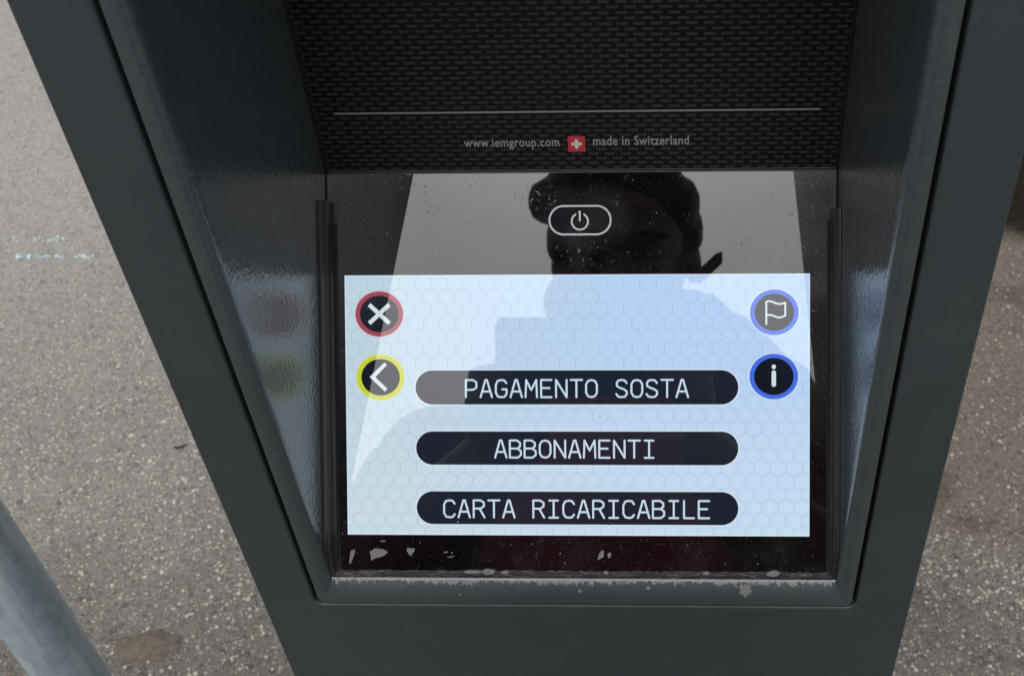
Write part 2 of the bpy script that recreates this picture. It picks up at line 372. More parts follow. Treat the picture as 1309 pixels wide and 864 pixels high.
def join(*vf):
    V, F = [], []
    for v, f in vf:
        n = len(V); V += v; F += [tuple(i+n for i in q) for q in f]
    return V, F
SY, CY = 0.6275, 0.7786
def P(x, s, h=0.0):
    return (x, 56.6 + s*SY - h*CY, 1095.26 + s*CY + h*SY)
def slabpoly(pts, h0, h1, fn=P):
    """closed outline (ccw) extruded from h0 to h1 on a plane"""
    n = len(pts)
    V = [fn(x, s, h1) for x, s in pts] + [fn(x, s, h0) for x, s in pts]
    F = [tuple(range(n))] + [(i, i+n, (i+1) % n + n, (i+1) % n) for i in range(n)]
    return V, F
def band(outer, inner, h0, h1, fn=P):
    n = len(outer)
    V = [fn(x, s, h1) for x, s in outer] + [fn(x, s, h1) for x, s in inner] + [fn(x, s, h0) for x, s in outer] + [fn(x, s, h0) for x, s in inner]
    F = []
    for i in range(n):
        j = (i+1) % n
        F += [(i, j, j+n, i+n), (i, i+2*n, j+2*n, j), (i+n, j+n, j+3*n, i+3*n)]
    return V, F
def ellipse(cx, cy, rx_, ry_, n=64):
    return [(cx+rx_*math.cos(2*math.pi*i/n), cy+ry_*math.sin(2*math.pi*i/n)) for i in range(n)]
def rrect(x0, x1, y0, y1, r, n=14):
    out = []
    for cx, cy, a0 in ((x1-r, y1-r, 0), (x0+r, y1-r, 90), (x0+r, y0+r, 180), (x1-r, y0+r, 270)):
        for i in range(n+1):
            a = R(a0+90*i/n); out.append((cx+r*math.cos(a), cy+r*math.sin(a)))
    return out
def strokes(polys, w, h0, h1, fn=P):
    """polylines as thin flat ribbons with round ends and joins (one mesh)"""
    V, F = [], []
    r = w/2; k = 0
    for pl in polys:
        for i in range(len(pl)-1):
            (x0, y0), (x1, y1) = pl[i], pl[i+1]
            a = math.atan2(y1-y0, x1-x0); hh = h1 + k*0.002; k += 1
            pts = [(x1+r*math.cos(a-math.pi/2+math.pi*j/6), y1+r*math.sin(a-math.pi/2+math.pi*j/6)) for j in range(7)]
            pts += [(x0+r*math.cos(a+math.pi/2+math.pi*j/6), y0+r*math.sin(a+math.pi/2+math.pi*j/6)) for j in range(7)]
            n = len(V); v, f = slabpoly(pts, h0, hh, fn); V += v; F += [tuple(q+n for q in t) for t in f]
    return V, F
def arc(cx, cy, rx_, ry_, a0, a1, n=10):
    return [(cx+rx_*math.cos(R(a0+(a1-a0)*i/n)), cy+ry_*math.sin(R(a0+(a1-a0)*i/n))) for i in range(n+1)]

# ------------------------------------------------------------------ setting
g = 300000
gn = 40
gv, gf = [(-g, -g, 0), (g, -g, 0), (g, g, 0), (-g, g, 0)], [(0, 1, 2, 3)]
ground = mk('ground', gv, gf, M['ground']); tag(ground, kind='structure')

# loose chips bedded in the asphalt
rg = random.Random(3)
CV, CF, CM = [], [], []
def chip(V, F, x, y, r, zc, rnd):
    n = len(V); a0 = rnd.random()*6.28; e = 0.55+0.45*rnd.random(); k = 6
    for lvl, (rr, z) in enumerate(((1.0, -0.15), (0.82, 0.32), (0.0, 0.5))):
        if rr == 0:
            V.append((x+rnd.uniform(-.2, .2)*r, y+rnd.uniform(-.2, .2)*r, zc+z*r)); continue
        for i in range(k):
            a = a0+2*math.pi*i/k+rnd.uniform(-.25, .25); q = r*rr*rnd.uniform(.75, 1.15)
            px, py = q*math.cos(a), q*math.sin(a)*e
            V.append((x+px*math.cos(a0)-py*math.sin(a0), y+px*math.sin(a0)+py*math.cos(a0), zc+z*r*rnd.uniform(.7, 1.2)))
    for i in range(k):
        j = (i+1) % k; F.append((n+i, n+j, n+k+j, n+k+i)); F.append((n+k+i, n+k+j, n+2*k))
sets = {'stone': ([], []), 'stone2': ([], [])}
for i in range(9000):
    if rg.random() < 0.72: x, y = rg.uniform(-1900, -250), rg.uniform(350, 2600)
    else: x, y = rg.uniform(250, 1150), rg.uniform(400, 2300)
    if x > 0 and y > 1600: continue
    V, F = sets['stone' if rg.random() < 0.6 else 'stone2']
    chip(V, F, x, y, rg.choice((1.6, 2, 2.4, 3, 3.4, 4)), 0.3, rg)
for k, nm in (('stone', 'pale_gravel'), ('stone2', 'brown_gravel')):
    o = mk(nm, *sets[k], M[k]); tag(o, {'stone': 'small pale stone chips bedded in the asphalt', 'stone2': 'small brown stone chips bedded in the asphalt'}[k], 'gravel', kind='stuff')
# remains of a painted line
V, F = [], []
def blot(V, F, x, y, rx_, ry_, z, rnd, k=9):
    n = len(V)
    for i in range(k):
        a = 2*math.pi*i/k; q = rnd.uniform(.6, 1.2)
        V.append((x+rx_*q*math.cos(a), y+ry_*q*math.sin(a), z))
    for i in range(k): V.append((V[n+i][0], V[n+i][1], 0.3))
    F.append(tuple(range(n, n+k)))
    for i in range(k): F.append((n+i, n+k+i, n+k+(i+1) % k, n+(i+1) % k))
for i in range(30):
    cx = rg.choice((-1500, -1492, -1470, -1452, -1436, -1404, -1388, -1352, -1340, -1322))+rg.gauss(0, 5)
    blot(V, F, cx, 1672+rg.gauss(0, 4.5), rg.uniform(2, 5.5), rg.uniform(1.5, 4), 3.2, rg)
for i in range(12): blot(V, F, rg.choice((-1540, -1490, -1440, -1425))+rg.gauss(0, 6), 1742+rg.gauss(0, 7), rg.uniform(1.5, 4.5), rg.uniform(1.5, 3), 3.2, rg)
tag(mk('painted_line', V, F, M['oldpaint']), 'last pale blue flecks of a worn painted line on the asphalt', 'road marking', kind='stuff')
# flat blob of old mortar and twig
pts = []
for i in range(36):
    a = 2*math.pi*i/36; q = 1+0.16*math.sin(2*a+1)+0.08*math.sin(5*a)+0.05*math.sin(9*a+2)+rg.uniform(-.07, .07)
    pts.append((-790+46*q*math.cos(a), 624+34*q*math.sin(a)))
V = [(x, y, 0) for x, y in pts] + [(-790+(x+790)*.9, 624+(y-624)*.9, 4.5+rg.uniform(-1, 1)) for x, y in pts] + [(-790, 624, 5.5)]
n = 36; F = []
for i in range(n):
    j = (i+1) % n; F += [(i, j, n+j, n+i), (n+i, n+j, 2*n)]
tag(mk('mortar_lump', V, F, M['slab'], smooth=True), 'flat brownish lump of mortar stuck on the asphalt near the post', 'mortar lump')
def tube(path, rads, k=12, cap=True):
    V, F = [], []
    path = [Vector(p_) for p_ in path]
    for i, p_ in enumerate(path):
        d = (path[min(i+1, len(path)-1)]-path[max(i-1, 0)]).normalized()
        a = d.orthogonal().normalized() if abs(d.z) < .9 else Vector((1, 0, 0)).cross(d).normalized()
        if abs(d.z) <= .9: a = d.cross(Vector((0, 0, 1))).normalized()
        b = d.cross(a)
        for j in range(k):
            t = 2*math.pi*j/k; V.append(tuple(p_+(a*math.cos(t)+b*math.sin(t))*rads[i]))
    for i in range(len(path)-1):
        for j in range(k):
            q = (j+1) % k; F.append((i*k+j, i*k+q, (i+1)*k+q, (i+1)*k+j))
    if cap: F += [tuple(range(k)), tuple(range((len(path)-1)*k, len(path)*k))]
    return V, F
tag(mk('twig', *tube([(-902, 1058, 2), (-893, 1054, 3), (-885, 1057, 3), (-878, 1066, 2)], [1.5, 2.5, 2, 1], 6), M['twig'], smooth=True), 'short dark twig lying on the asphalt left of the machine', 'twig')

# galvanised post, left foreground
post = empty('steel_post', (-545.5, 249, 0)); tag(post, 'galvanised round steel post standing on the asphalt left of the machine', 'post')
K = 48
mk('post_tube', *tube([(-545.5, 249, z) for z in (0, 400, 800, 1200, 1600, 2000, 2400)], [29]*7, K), M['galv'], post, smooth=True)
v, f = join(tube([(-545.5, 249, 2396), (-545.5, 249, 2406), (-545.5, 249, 2410)], [31, 31, 25], K))
mk('post_cap', v, f, M['gap'], post, smooth=True)
v, f = tube([(-545.5, 249, 0), (-545.5, 249, 10), (-545.5, 249, 14)], [60, 58, 34], K)
mk('foot_collar', v, f, M['galv'], post, smooth=True)

# ------------------------------------------------------------------ the machine
pm = empty('parking_meter', (0, 150, 0))
tag(pm, 'anthracite grey parking payment machine with a lit touch screen set in a deep recess', 'parking meter')
XO, XG, ZG, ZT = 159.4, 132.9, 1012.9, 1490.0
def frame_mesh():
    """front plate with a window, round lower corners"""
    r = 4.5; nseg = 6
    inner = []
    for i in range(nseg+1):
        a = R(180+90*i/nseg); inner.append((-XG+r+r*math.cos(a), ZG+r+r*math.sin(a)))
    for i in range(nseg+1):
        a = R(270+90*i/nseg); inner.append((XG-r+r*math.cos(a), ZG+r+r*math.sin(a)))
    inner += [(XG, ZT), (-XG, ZT)]
    outer = []
    zb, zt = 60.0, 1740.0
    for i, (x, z) in enumerate(inner):
        if z == ZT: outer.append((XO if x > 0 else -XO, zt))
        else:
            if i <= nseg: t = i/nseg; outer.append((-XO, ZG+40*(1-t)-40*t) if t < .5 else (-XO+(t-.5)*80, zb))
            else:
                t = (i-nseg-1)/nseg; outer.append((XO-(0.5-t)*80, zb) if t < .5 else (XO, ZG-40+80*(t-.5)))
    # rebuild simply: left column, right column, bottom, top as one sheet
    V, F = [], []
    def add(pts): 
        n = len(V); V.extend(pts); return list(range(n, n+len(pts)))
    li = [p_ for p_ in inner if p_[0] < 0 and p_[1] != ZT]; ri = [p_ for p_ in inner if p_[0] > 0 and p_[1] != ZT]
    zc = ZG-0.0
    L = [(-XO, ZT), (-XO, ZG+r), (-XO, ZG-30)]
    poly_left = [(-XO, ZT), (-XO, ZG+r), (-XG, ZG+r), (-XG, ZT)]
    poly_bl = [(-XO, ZG+r), (-XO, zb), (0, zb), (0, ZG)] + [p_ for p_ in reversed(li)]
    poly_br = [(0, ZG), (0, zb), (XO, zb), (XO, ZG+r)] + [p_ for p_ in reversed(ri)]
    poly_right = [(XG, ZT), (XG, ZG+r), (XO, ZG+r), (XO, ZT)]
    poly_top = [(-XO, zt), (-XO, ZT), (-XG, ZT), (XG, ZT), (XO, ZT), (XO, zt)]
    for pg in (poly_left, poly_bl, poly_br, poly_right, poly_top):
        F.append(tuple(add([(x, 0.0, z) for x, z in pg])))
    return V, F
fv, ff = frame_mesh()
fo = mk('front_frame', fv, ff, M['paint'], pm, world='flat')
bm = bmesh.new(); bm.from_mesh(fo.data); bmesh.ops.remove_doubles(bm, verts=bm.verts, dist=1e-6); bmesh.ops.dissolve_limit(bm, angle_limit=0.01, verts=bm.verts, edges=bm.edges) if False else None
bmesh.ops.recalc_face_normals(bm, faces=bm.faces)
if bm.faces[0].normal.y > 0: bmesh.ops.reverse_faces(bm, faces=bm.faces)
ext = bmesh.ops.extrude_face_region(bm, geom=bm.faces[:])
bmesh.ops.translate(bm, verts=[q for q in ext['geom'] if isinstance(q, bmesh.types.BMVert)], vec=(0, 0.014, 0))
bmesh.ops.recalc_face_normals(bm, faces=bm.faces)
bm.to_mesh(fo.data); bm.free()
b = fo.modifiers.new('bevel', 'BEVEL'); b.width = 0.0013; b.segments = 3; b.limit_method = 'ANGLE'; b.angle_limit = R(40)
for q in fo.data.polygons: q.use_smooth = True
w = fo.modifiers.new('wn', 'WEIGHTED_NORMAL'); w.keep_sharp = True
# body behind the front plate
v, f = join(box(-157, -150, 14.3, 330, 60, 1730), box(150, 157, 14.3, 330, 60, 1730), box(-149.9, 149.9, 322, 330, 60, 1730), box(-149.9, 149.9, 14.3, 321.9, 60, 68))
mk('housing', v, f, M['paint'], pm, bevel=1.5)
v, f = join(([(-162, -6, 1741), (162, -6, 1741), (162, 338, 1741), (-162, 338, 1741), (-162, -6, 1749), (162, -6, 1749), (162, 338, 1775), (-162, 338, 1775)],
             [(0, 1, 2, 3), (4, 5, 6, 7), (0, 1, 5, 4), (1, 2, 6, 5), (2, 3, 7, 6), (3, 0, 4, 7)]))
mk('top_cover', v, f, M['paint'], pm, bevel=2)
mk('plinth', *box(-150, 150, 10, 322, 0, 59.8), M['gap'], pm, bevel=2)

# recess liner: swept flange, lower lip, side walls, roof
XI = 131.0; ZI = 1013.7
side = [(0, 9), (0, .9), (.25, .3), (.8, 0), (3, 0), (5.2, 0.05), (6.4, .35), (7.4, .95), (8.2, 1.9), (8.6, 3.0), (8.75, 4.5), (8.8, 6.0)]
low  = [(0, 9), (0, .9), (.25, .3), (.8, 0), (4, 0.1), (7.5, .35), (10.4, .85), (12.6, 1.5), (14.2, 2.3), (15.3, 3.2), (16.0, 4.3), (16.3, 6.0)]
NP = len(side)
rings = []   # each ring a list of NP points
zs = [ZT-2, 1400, 1300, 1200, 1120, 1070, 1052, 1044]
def ring_side(sg, z, t=0.0):
    return [(sg*(XI-d0), y0*(1-t)+low[i][1]*t, z) for i, (d0, y0) in enumerate(side)]
for z in zs: rings.append(ring_side(-1, z))
nc = 8
def corner(sg):
    out = []
    for k in range(nc+1):
        th = k/nc; a = R(90*th)
        row = []
        for i in range(NP):
            dS, yS = side[i]; dB, yB = low[i]
            ro = max(0.25, 4.0 - 0.30*max(dS, dB)*1.0)
            # inner corner position of this offset line
            xc_, zc_ = XI-dS, ZI+dB
            x = xc_-ro+ro*math.cos(a); z = zc_+ro-ro*math.sin(a)
            w_ = th*th*(3-2*th)*0.35+0.65
            row.append((sg*x, yS*(1-w_)+yB*w_, z))
        out.append(row)
    return out
rings += [ring_side(-1, 1038, .35)] + corner(-1)
for x in (-112, -60, 0, 60, 112): rings.append([(x, yB, ZI+dB) for dB, yB in low])
rings += list(reversed(corner(1))) + [ring_side(1, 1038, .35)]
for z in reversed(zs): rings.append(ring_side(1, z))
V, F = [], []
for rr in rings: V += rr
for i in range(len(rings)-1):
    for j in range(NP-1):
        a_ = i*NP+j; F.append((a_, a_+1, a_+NP+1, a_+NP))
liner = mk('recess_liner', V, F, M['liner'], pm, smooth=True)
# side walls run back from the flange
for sg in (-1, 1):
    v = []
    prof = [(122.2, 6.0), (122.2, 60.0), (122.6, 150.0)]
    for x, y in prof:
        for z in (1030.2, 1150, 1300, ZT-2): v.append((sg*x, y, z))
    # closed wall plate, 3 mm thick
    n = len(v); v += [(sg*(abs(q[0])+3), q[1], q[2]) for q in v]
    f = []
    for i in range(2):
        for j in range(3):
            a_ = i*4+j; f += [(a_, a_+1, a_+5, a_+4), (n+a_, n+a_+4, n+a_+5, n+a_+1)]
    mk('side_wall', v, f, M['liner'], pm, smooth=True)
mk('recess_roof', *box(-122, 122, 1, 150, ZT-6, ZT-2.2), M['liner'], pm)
mk('gap_backing', *join(box(-150, -125.5, 15.2, 17, 990, ZT+20), box(125.5, 150, 15.2, 17, 990, ZT+20), box(-125.4, 125.4, 15.2, 17, 990, 1006)), M['gap'], pm)

# info panel above the screen
PYY = 127.4
def Q(x, z, h=0.0): return (x, PYY-h, z)
panel = mk('info_panel', *box(-122.1, 122.1, PYY, PYY+3, 1183.0, ZT-7), M['panel'], pm)
mk('lower_trim', *box(-121.2, 121.2, PYY-0.7, PYY-0.02, 1182.6, 1183.7), M['panel_edge'], panel, bevel=0.2)
v, f = box(-120.6, 121.4, PYY-0.75, PYY-0.71, 1183.42, 1183.6); mk('painted_highlight', v, f, simple('painted_edge_highlight', (0.22, 0.2, 0.19), 0.3), panel)  # pale strip painted as the highlight along the trim
for sg in (-1, 1): mk('side_seal', *box(min(sg*121.3, sg*122.15), max(sg*121.3, sg*122.15), PYY-0.9, PYY-0.05, 1182.8, ZT-7), M['panel_edge'], panel)
mk('divider_line', *box(-111.7, 111.4, PYY-0.06, PYY-0.01, 1213.6, 1214.5), M['panel_line'], panel)
def text_obj(name, s, x0, x1, z0, z1, mat, parent, fn=Q):
    cu = bpy.data.curves.new('t', 'FONT'); cu.body = s; cu.resolution_u = 3; cu.space_character = 1.08; cu.offset = 0.014
    to = bpy.data.objects.new('t', cu); col.objects.link(to)
    dg = bpy.context.evaluated_depsgraph_get(); dg.update()
    me = to.evaluated_get(dg).to_mesh()
    vs = [q.co.copy() for q in me.vertices]; fs = [tuple(p_.vertices) for p_ in me.polygons]
    to.evaluated_get(dg).to_mesh_clear(); bpy.data.objects.remove(to)
    ax, bx = min(q.x for q in vs), max(q.x for q in vs); ay, by = min(q.y for q in vs), max(q.y for q in vs)
    kx = (x1-x0)/(bx-ax); kz = (z1-z0)/(by-ay)
    return mk(name, [fn(x0+(q.x-ax)*kx, z0+(q.y-ay)*kz, 0.05) for q in vs], fs, mat, parent)
text_obj('web_address', 'www.iemgroup.com', -53.6, -8.7, 1194.4, 1200.3, M['panel_text'], panel)
text_obj('origin_text', 'made in Switzerland', 7.2, 52.0, 1196.2, 1201.2, M['panel_text'], panel)
mk('flag_emblem', *box(-4.6, 3.4, PYY-0.06, PYY-0.01, 1193.0, 1201.2), M['flag_red'], panel)
mk('flag_cross', *join(box(-3.0, 1.8, PYY-0.10, PYY-0.062, 1196.3, 1197.9), box(-1.4, 0.2, PYY-0.11, PYY-0.062, 1194.7, 1199.5)), M['flag_white'], panel)

# black cover glass
glass = mk('cover_glass', *slabpoly([(-120.4, -81.0), (120.4, -81.0), (121.9, -60), (121.9, 112.4), (-121.9, 112.4), (-121.9, -60)], -4.0, 0.0), M['glass'], pm)
mk('painted_shadow_strip', *slabpoly([(-121.8, 111.4), (121.8, 111.4), (121.8, 113.0), (-121.8, 113.0)], 0.0, 0.25), M['panel_edge'], pm)  # dark strip painted in for the shade under the panel
hs_ = 0.02
mk('power_outline', *band(rrect(-15.0, 15.2, 81.6, 96.0, 7.2), rrect(-14.15, 14.35, 82.45, 95.15, 6.35), 0, .03), M['print_white'], glass)
v, f = strokes([arc(0.0, 88.2, 3.9, 3.9, 122, 418, 26), [(0.0, 93.0), (0.0, 88.6)]], .85, 0, .03)
mk('power_symbol', v, f, M['print_white'], glass)

# display and what it shows
DX = -2.2
disp = mk('display', *slabpoly([(DX-111.8, -62.9), (DX+111.8, -62.9), (DX+111.8, 62.9), (DX-111.8, 62.9)], 0, .02), M['display'], glass)
# keep to thing > part > sub-part
disp.parent = pm; disp.location = -pm.location
GLY = {
 'A': [[(0, 0), (.43, 1), (.57, 1), (1, 0)], [(.17, .33), (.83, .33)]],
 'B': [[(0, 0), (0, 1), (.62, 1), (.9, .86), (.9, .66), (.68, .53), (0, .53)], [(.68, .53), (.97, .38), (.97, .15), (.7, 0), (0, 0)]],
 'C': [[(.97, .80), (.80, .97), (.55, 1), (.22, .96), (.04, .74), (.04, .26), (.22, .04), (.55, 0), (.80, .03), (.97, .18)]],
 'E': [[(.95, 1), (.05, 1), (.05, 0), (.95, 0)], [(.05, .53), (.78, .53)]],
 'G': [[(.95, .82), (.78, .97), (.52, 1), (.2, .95), (.03, .72), (.03, .26), (.2, .04), (.52, 0), (.8, .03), (.97, .2), (.97, .46), (.6, .46)]],
 'I': [[(.12, 1), (.88, 1)], [(.5, 1), (.5, 0)], [(.12, 0), (.88, 0)]],
 'L': [[(.08, 1), (.08, 0), (.95, 0)]],
 'M': [[(0, 0), (.06, 1), (.5, .42), (.94, 1), (1, 0)]],
 'N': [[(.04, 0), (.04, 1), (.96, 0), (.96, 1)]],
 'O': [[(.5, 1), (.2, .94), (.03, .74), (.03, .26), (.2, .06), (.5, 0), (.8, .06), (.97, .26), (.97, .74), (.8, .94), (.5, 1)]],
 'P': [[(.03, 0), (.03, 1), (.62, 1), (.93, .88), (.97, .72), (.93, .54), (.65, .43), (.03, .43)]],
 'R': [[(.03, 0), (.03, 1), (.62, 1), (.93, .87), (.93, .66), (.65, .52), (.03, .52)], [(.55, .52), (.98, 0)]],
 'S': [[(.93, .82), (.76, .97), (.48, 1), (.2, .96), (.06, .80), (.1, .64), (.32, .55), (.7, .46), (.93, .34), (.95, .18), (.78, .03), (.48, 0), (.2, .03), (.03, .18)]],
 'T': [[(0, 1), (1, 1)], [(.5, 1), (.5, 0)]],
}
def words(s, xa, xb, yc, hgt):
    n = len(s); cw = 5.55; pitch = ((xb-xa)-cw)/(n-1)
    out = []
    for i, ch in enumerate(s):
        if ch == ' ': continue
        for pl in GLY[ch]: out.append([(xa+i*pitch+px*cw, yc-hgt/2+py*hgt) for px, py in pl])
    return out
rows = [('PAGAMENTO SOSTA', -55.7, 51.6, 8.2, 0.5, 17.0), ('ABBONAMENTI', -41.6, 35.6, -21.0, -28.7, -12.5), ('CARTA RICARICABILE', -66.9, 61.9, -50.1, -57.6, -41.6)]
for s, xa, xb, yc, s0, s1 in rows:
    r_ = (s1-s0)/2
    o = mk('button_rim', *band(rrect(-80.7, 76.3, s0-.6, s1+.6, r_+.6), rrect(-80.0, 75.6, s0+.02, s1-.02, r_-.03), .02, .05), M['e_rim'], disp)
    o = mk('menu_button', *slabpoly(rrect(-80.1, 75.7, s0, s1, r_), .02, .045), M['e_dark'], disp); o['label'] = 'dark pill shaped button reading ' + s
    o = mk('button_text', *strokes(words(s, xa, xb, yc, 8.3), .92, .046, .07), M['e_text'], disp); o['label'] = 'lettering ' + s
def round_btn(cx, cy, ring, rim, nm, polys, w, lab):
    q = .94
    o = mk('icon_rim', *band(ellipse(cx, cy, 12.1, 12.1*q), ellipse(cx, cy, 11.5, 11.5*q), .02, .05), rim, disp)
    o = mk('icon_ring', *band(ellipse(cx, cy, 11.6, 11.6*q), ellipse(cx, cy, 9.4, 9.4*q), .02, .055), ring, disp); o['label'] = lab
    mk('icon_disc', *slabpoly(ellipse(cx, cy, 9.5, 9.5*q), .02, .045), M['e_black'], disp)
    if polys: mk(nm, *strokes([[(cx+a_, cy+b_) for a_, b_ in pl] for pl in polys], w, .046, .08), M['e_white'], disp)
def fat(x0, y0, x1, y1, w):          # square-ended bar
    d = Vector((x1-x0, y1-y0)).normalized(); n_ = Vector((-d.y, d.x))*w/2
    return [(x0-n_.x, y0-n_.y), (x1-n_.x, y1-n_.y), (x1+n_.x, y1+n_.y), (x0+n_.x, y0+n_.y)]
round_btn(-97.3, 44.3, M['e_red'], M['e_pink'], '', None, 1, 'dark red ring')
v, f = join(slabpoly([(x-97.3, y+44.3) for x, y in fat(-4.9, -4.5, 4.9, 4.5, 2.0)], .046, .07), slabpoly([(x-97.3, y+44.3) for x, y in fat(-4.9, 4.5, 4.9, -4.5, 2.0)], .046, .075))
mk('cross_icon', v, f, M['e_white'], disp)
round_btn(-97.0, 13.7, M['e_yellow'], M['e_yellow2'], '', None, 1, 'yellow ring')
v, f = join(slabpoly([(x-97.0, y+13.7) for x, y in [(3.2, 6.0), (2.0, 7.2), (-5.4, 0.2), (-4.6, -0.6), (2.0, -6.9), (3.3, -5.6), (-2.6, 0.1)]], .046, .07))
mk('back_icon', v, f, M['e_white'], disp)
round_btn(92.7, 44.5, M['e_blue'], M['e_rim'], 'flag_icon', [[(-3.8, -5.6), (-3.8, 5.0), (-2.6, 5.4), (-.8, 5.0), (1.0, 4.2), (2.8, 3.9), (5.2, 4.6), (5.2, -1.6), (2.8, -2.5), (1.0, -2.2), (-1.2, -1.3), (-3.8, -1.2)]], .85, 'blue ring')
round_btn(92.5, 13.9, M['e_blue'], M['e_rim'], 'info_icon', [[(0, -3.9), (0, 1.9)], [(0, 4.6), (0, 4.7)]], 2.1, 'blue ring')

# side rails beside the glass
for sg in (-1, 1):
    out = []
    # cross-section: (distance out from x=118.7, height above the glass)
    prof = [(0, .02), (.15, 1.2), (1.1, 3.0), (1.25, 8.6), (1.9, 9.2), (2.1, 12.4), (2.7, 12.9), (3.4, 12.9), (3.4, .02)]
    s_top = 98.0 if sg < 0 else 93
    v, f = [], []
    ss = (s_top, 40, -20, -56, -62, -68, -74, -83.4)
    for s_ in ss:
        for dx, h in prof:
            # the foot of the rail is trimmed to stay behind the flange
            v.append(P(sg*(118.7+dx), s_, min(h, max(.03, (51.6+.6275*s_)/.7786))))
    k = len(prof); m_ = len(ss)
    for i in range(m_-1):
        for j in range(k): f.append((i*k+j, i*k+(j+1) % k, (i+1)*k+(j+1) % k, (i+1)*k+j))
    f += [tuple(range(k)), tuple(range((m_-1)*k, m_*k))]
    mk('glass_rail', v, f, M['rail'], pm)
    mk('glass_seal', *slabpoly([(min(sg*117.6, sg*118.65), -80), (max(sg*117.6, sg*118.65), -80), (max(sg*117.6, sg*118.65), 88), (min(sg*117.6, sg*118.65), 88)], .0, .5), M['gap'], glass)
# dirty sealant between glass and lip
V, F = [], []
N = 160; rs = random.Random(11)
for i in range(N+1):
    x = -121.4+242.8*i/N; w0 = rs.uniform(-.5, .5)
    for (s_, h_) in ((-80.2+w0*.7, .03), (-80.8+w0*.3, .5+rs.uniform(-.15, .15)), (-82.2, .6+rs.uniform(-.15, .15)), (-83.4, .3), (-84.6, -1.2)):
        V.append(P(x, s_, h_))
for i in range(N):
    for j in range(4): F.append((i*5+j, i*5+j+1, i*5+j+6, i*5+j+5))
mk('sealant_strip', V, F, M['seal'], pm, smooth=True)
# flakes of grey coat lying on the lower edge of the glass
def flake(pts):
    return slabpoly(pts, .05, .35)
rf = random.Random(5)
shapes = [
 [(-113.4, -77.2), (-112.6, -77.0), (-110.4, -71.6), (-110.6, -70.2), (-112.2, -70.3), (-112.9, -72.0)],
 [(-102.6, -75.6), (-100.8, -74.4), (-97.2, -73.6), (-94.8, -72.0), (-94.6, -71.2), (-96.8, -69.9), (-101.0, -69.6), (-102.0, -70.6), (-103.4, -70.8), (-102.8, -72.6)],
 [(-83.2, -73.2), (-81.2, -70.6), (-81.4, -69.4), (-84.8, -69.4), (-85.2, -70.6)],
 [(8.4, -74.6), (10.6, -73.2), (11.0, -70.6), (10.0, -69.9), (8.6, -71.6), (7.7, -74.2)],
 [(13.0, -74.0), (14.4, -72.8), (14.0, -70.8), (12.6, -71.8)],
 [(-67.2, -71.6), (-65.0, -71.4), (-64.6, -71.0), (-66.6, -70.9)],
 [(-98, -66.2), (-95.8, -66.4), (-95.4, -65.8), (-97.6, -65.6)],
 [(-65.4, -73.6), (-63.6, -74.0), (-61.6, -72.9), (-63.6, -73.3)],
]
for pts in shapes: mk('paint_flake', *flake(pts), M['flake'], glass)
for cx, w_ in ((-53, 5), (-45, 3.5), (92, 3.5), (-37, 2.2), (60, 1.6), (12, 1.4)):
    pts = [(cx+w_*math.cos(2*math.pi*i/14)*rf.uniform(.7, 1.1), -80.6+(.9+.5*(w_ == 3.5))*math.sin(2*math.pi*i/14)*rf.uniform(.7, 1.2)) for i in range(14)]
    mk('paint_flake', *slabpoly(pts, .9, 1.5), M['flake'], glass)
# small chips and droplets on the glass
for (x, s_, r_, mt) in ((-1.3+10.6, -5.4, .9, 'print_white'), (28.5, 20.6, .5, 'print_white'), (24.8, 20.2, .35, 'print_white'), (34.6, -46.5, 1.1, 'strap'), (-30.5, -56.6, .9, 'gap'), (13.5, -57.0, .8, 'gap'), (-9.0, -53.5, .6, 'gap'), (-70.3, -61.3, .45, 'print_white'), (-60, -56.5, .3, 'print_white')):
    pts = [(x+r_*math.cos(2*math.pi*i/9)*rf.uniform(.5, 1), s_+r_*1.4*math.sin(2*math.pi*i/9)*rf.uniform(.5, 1)) for i in range(9)]
    mk('glass_speck', *slabpoly(pts, .08, .2), M[mt], glass)

# ------------------------------------------------------------------ the person taking the picture (seen reflected in the glass)
def sph(c, r, k=14, sx=1, sy=1, sz=1):
    bm = bmesh.new(); bmesh.ops.create_uvsphere(bm, u_segments=k, v_segments=k//2+2, radius=1)
    v = [(c[0]+q.co.x*r*sx, c[1]+q.co.y*r*sy, c[2]+q.co.z*r*sz) for q in bm.verts]; f = [tuple(x.index for x in p_.verts) for p_ in bm.faces]
    bm.free(); return v, f
def limb(path, rads, k=14):
    out = []
    for i in range(len(path)-1):
        a_, b_ = Vector(path[i]), Vector(path[i+1])
        n = max(2, int((b_-a_).length/(min(rads[i], rads[i+1])*.45)))
        for j in range(n+1):
            t = j/n; out.append(sph(a_.lerp(b_, t), rads[i]*(1-t)+rads[i+1]*t, 10))
    return join(*out)
def blob(name, vf, mat, parent, voxel=6, sm=6):
    o = mk(name, *vf, mat, parent, smooth=True)
    r_ = o.modifiers.new('remesh', 'REMESH'); r_.mode = 'VOXEL'; r_.voxel_size = voxel*.001; r_.use_smooth_shade = True
    s_ = o.modifiers.new('smooth', 'SMOOTH'); s_.iterations = sm; s_.factor = .5
    if name in ('hair', 'jacket', 'shirt', 'trousers'):
        tx = bpy.data.textures.new(name+'_relief', 'CLOUDS'); tx.noise_scale = .022 if name == 'hair' else .11; tx.noise_depth = 3
        d_ = o.modifiers.new('relief', 'DISPLACE'); d_.texture = tx; d_.texture_coords = 'LOCAL'; d_.strength = .005 if name == 'hair' else .045; d_.mid_level = .5
    return o
per = empty('person', (-5, -760, 0))
tag(per, 'person in a dark jacket and burgundy shirt holding a phone, mirrored in the glass', 'person')
hx, hy, hz = -9, -492, 1672
fwd = Vector((0, .80, -.60)); upd = Vector((0, .60, .80))      # head bowed
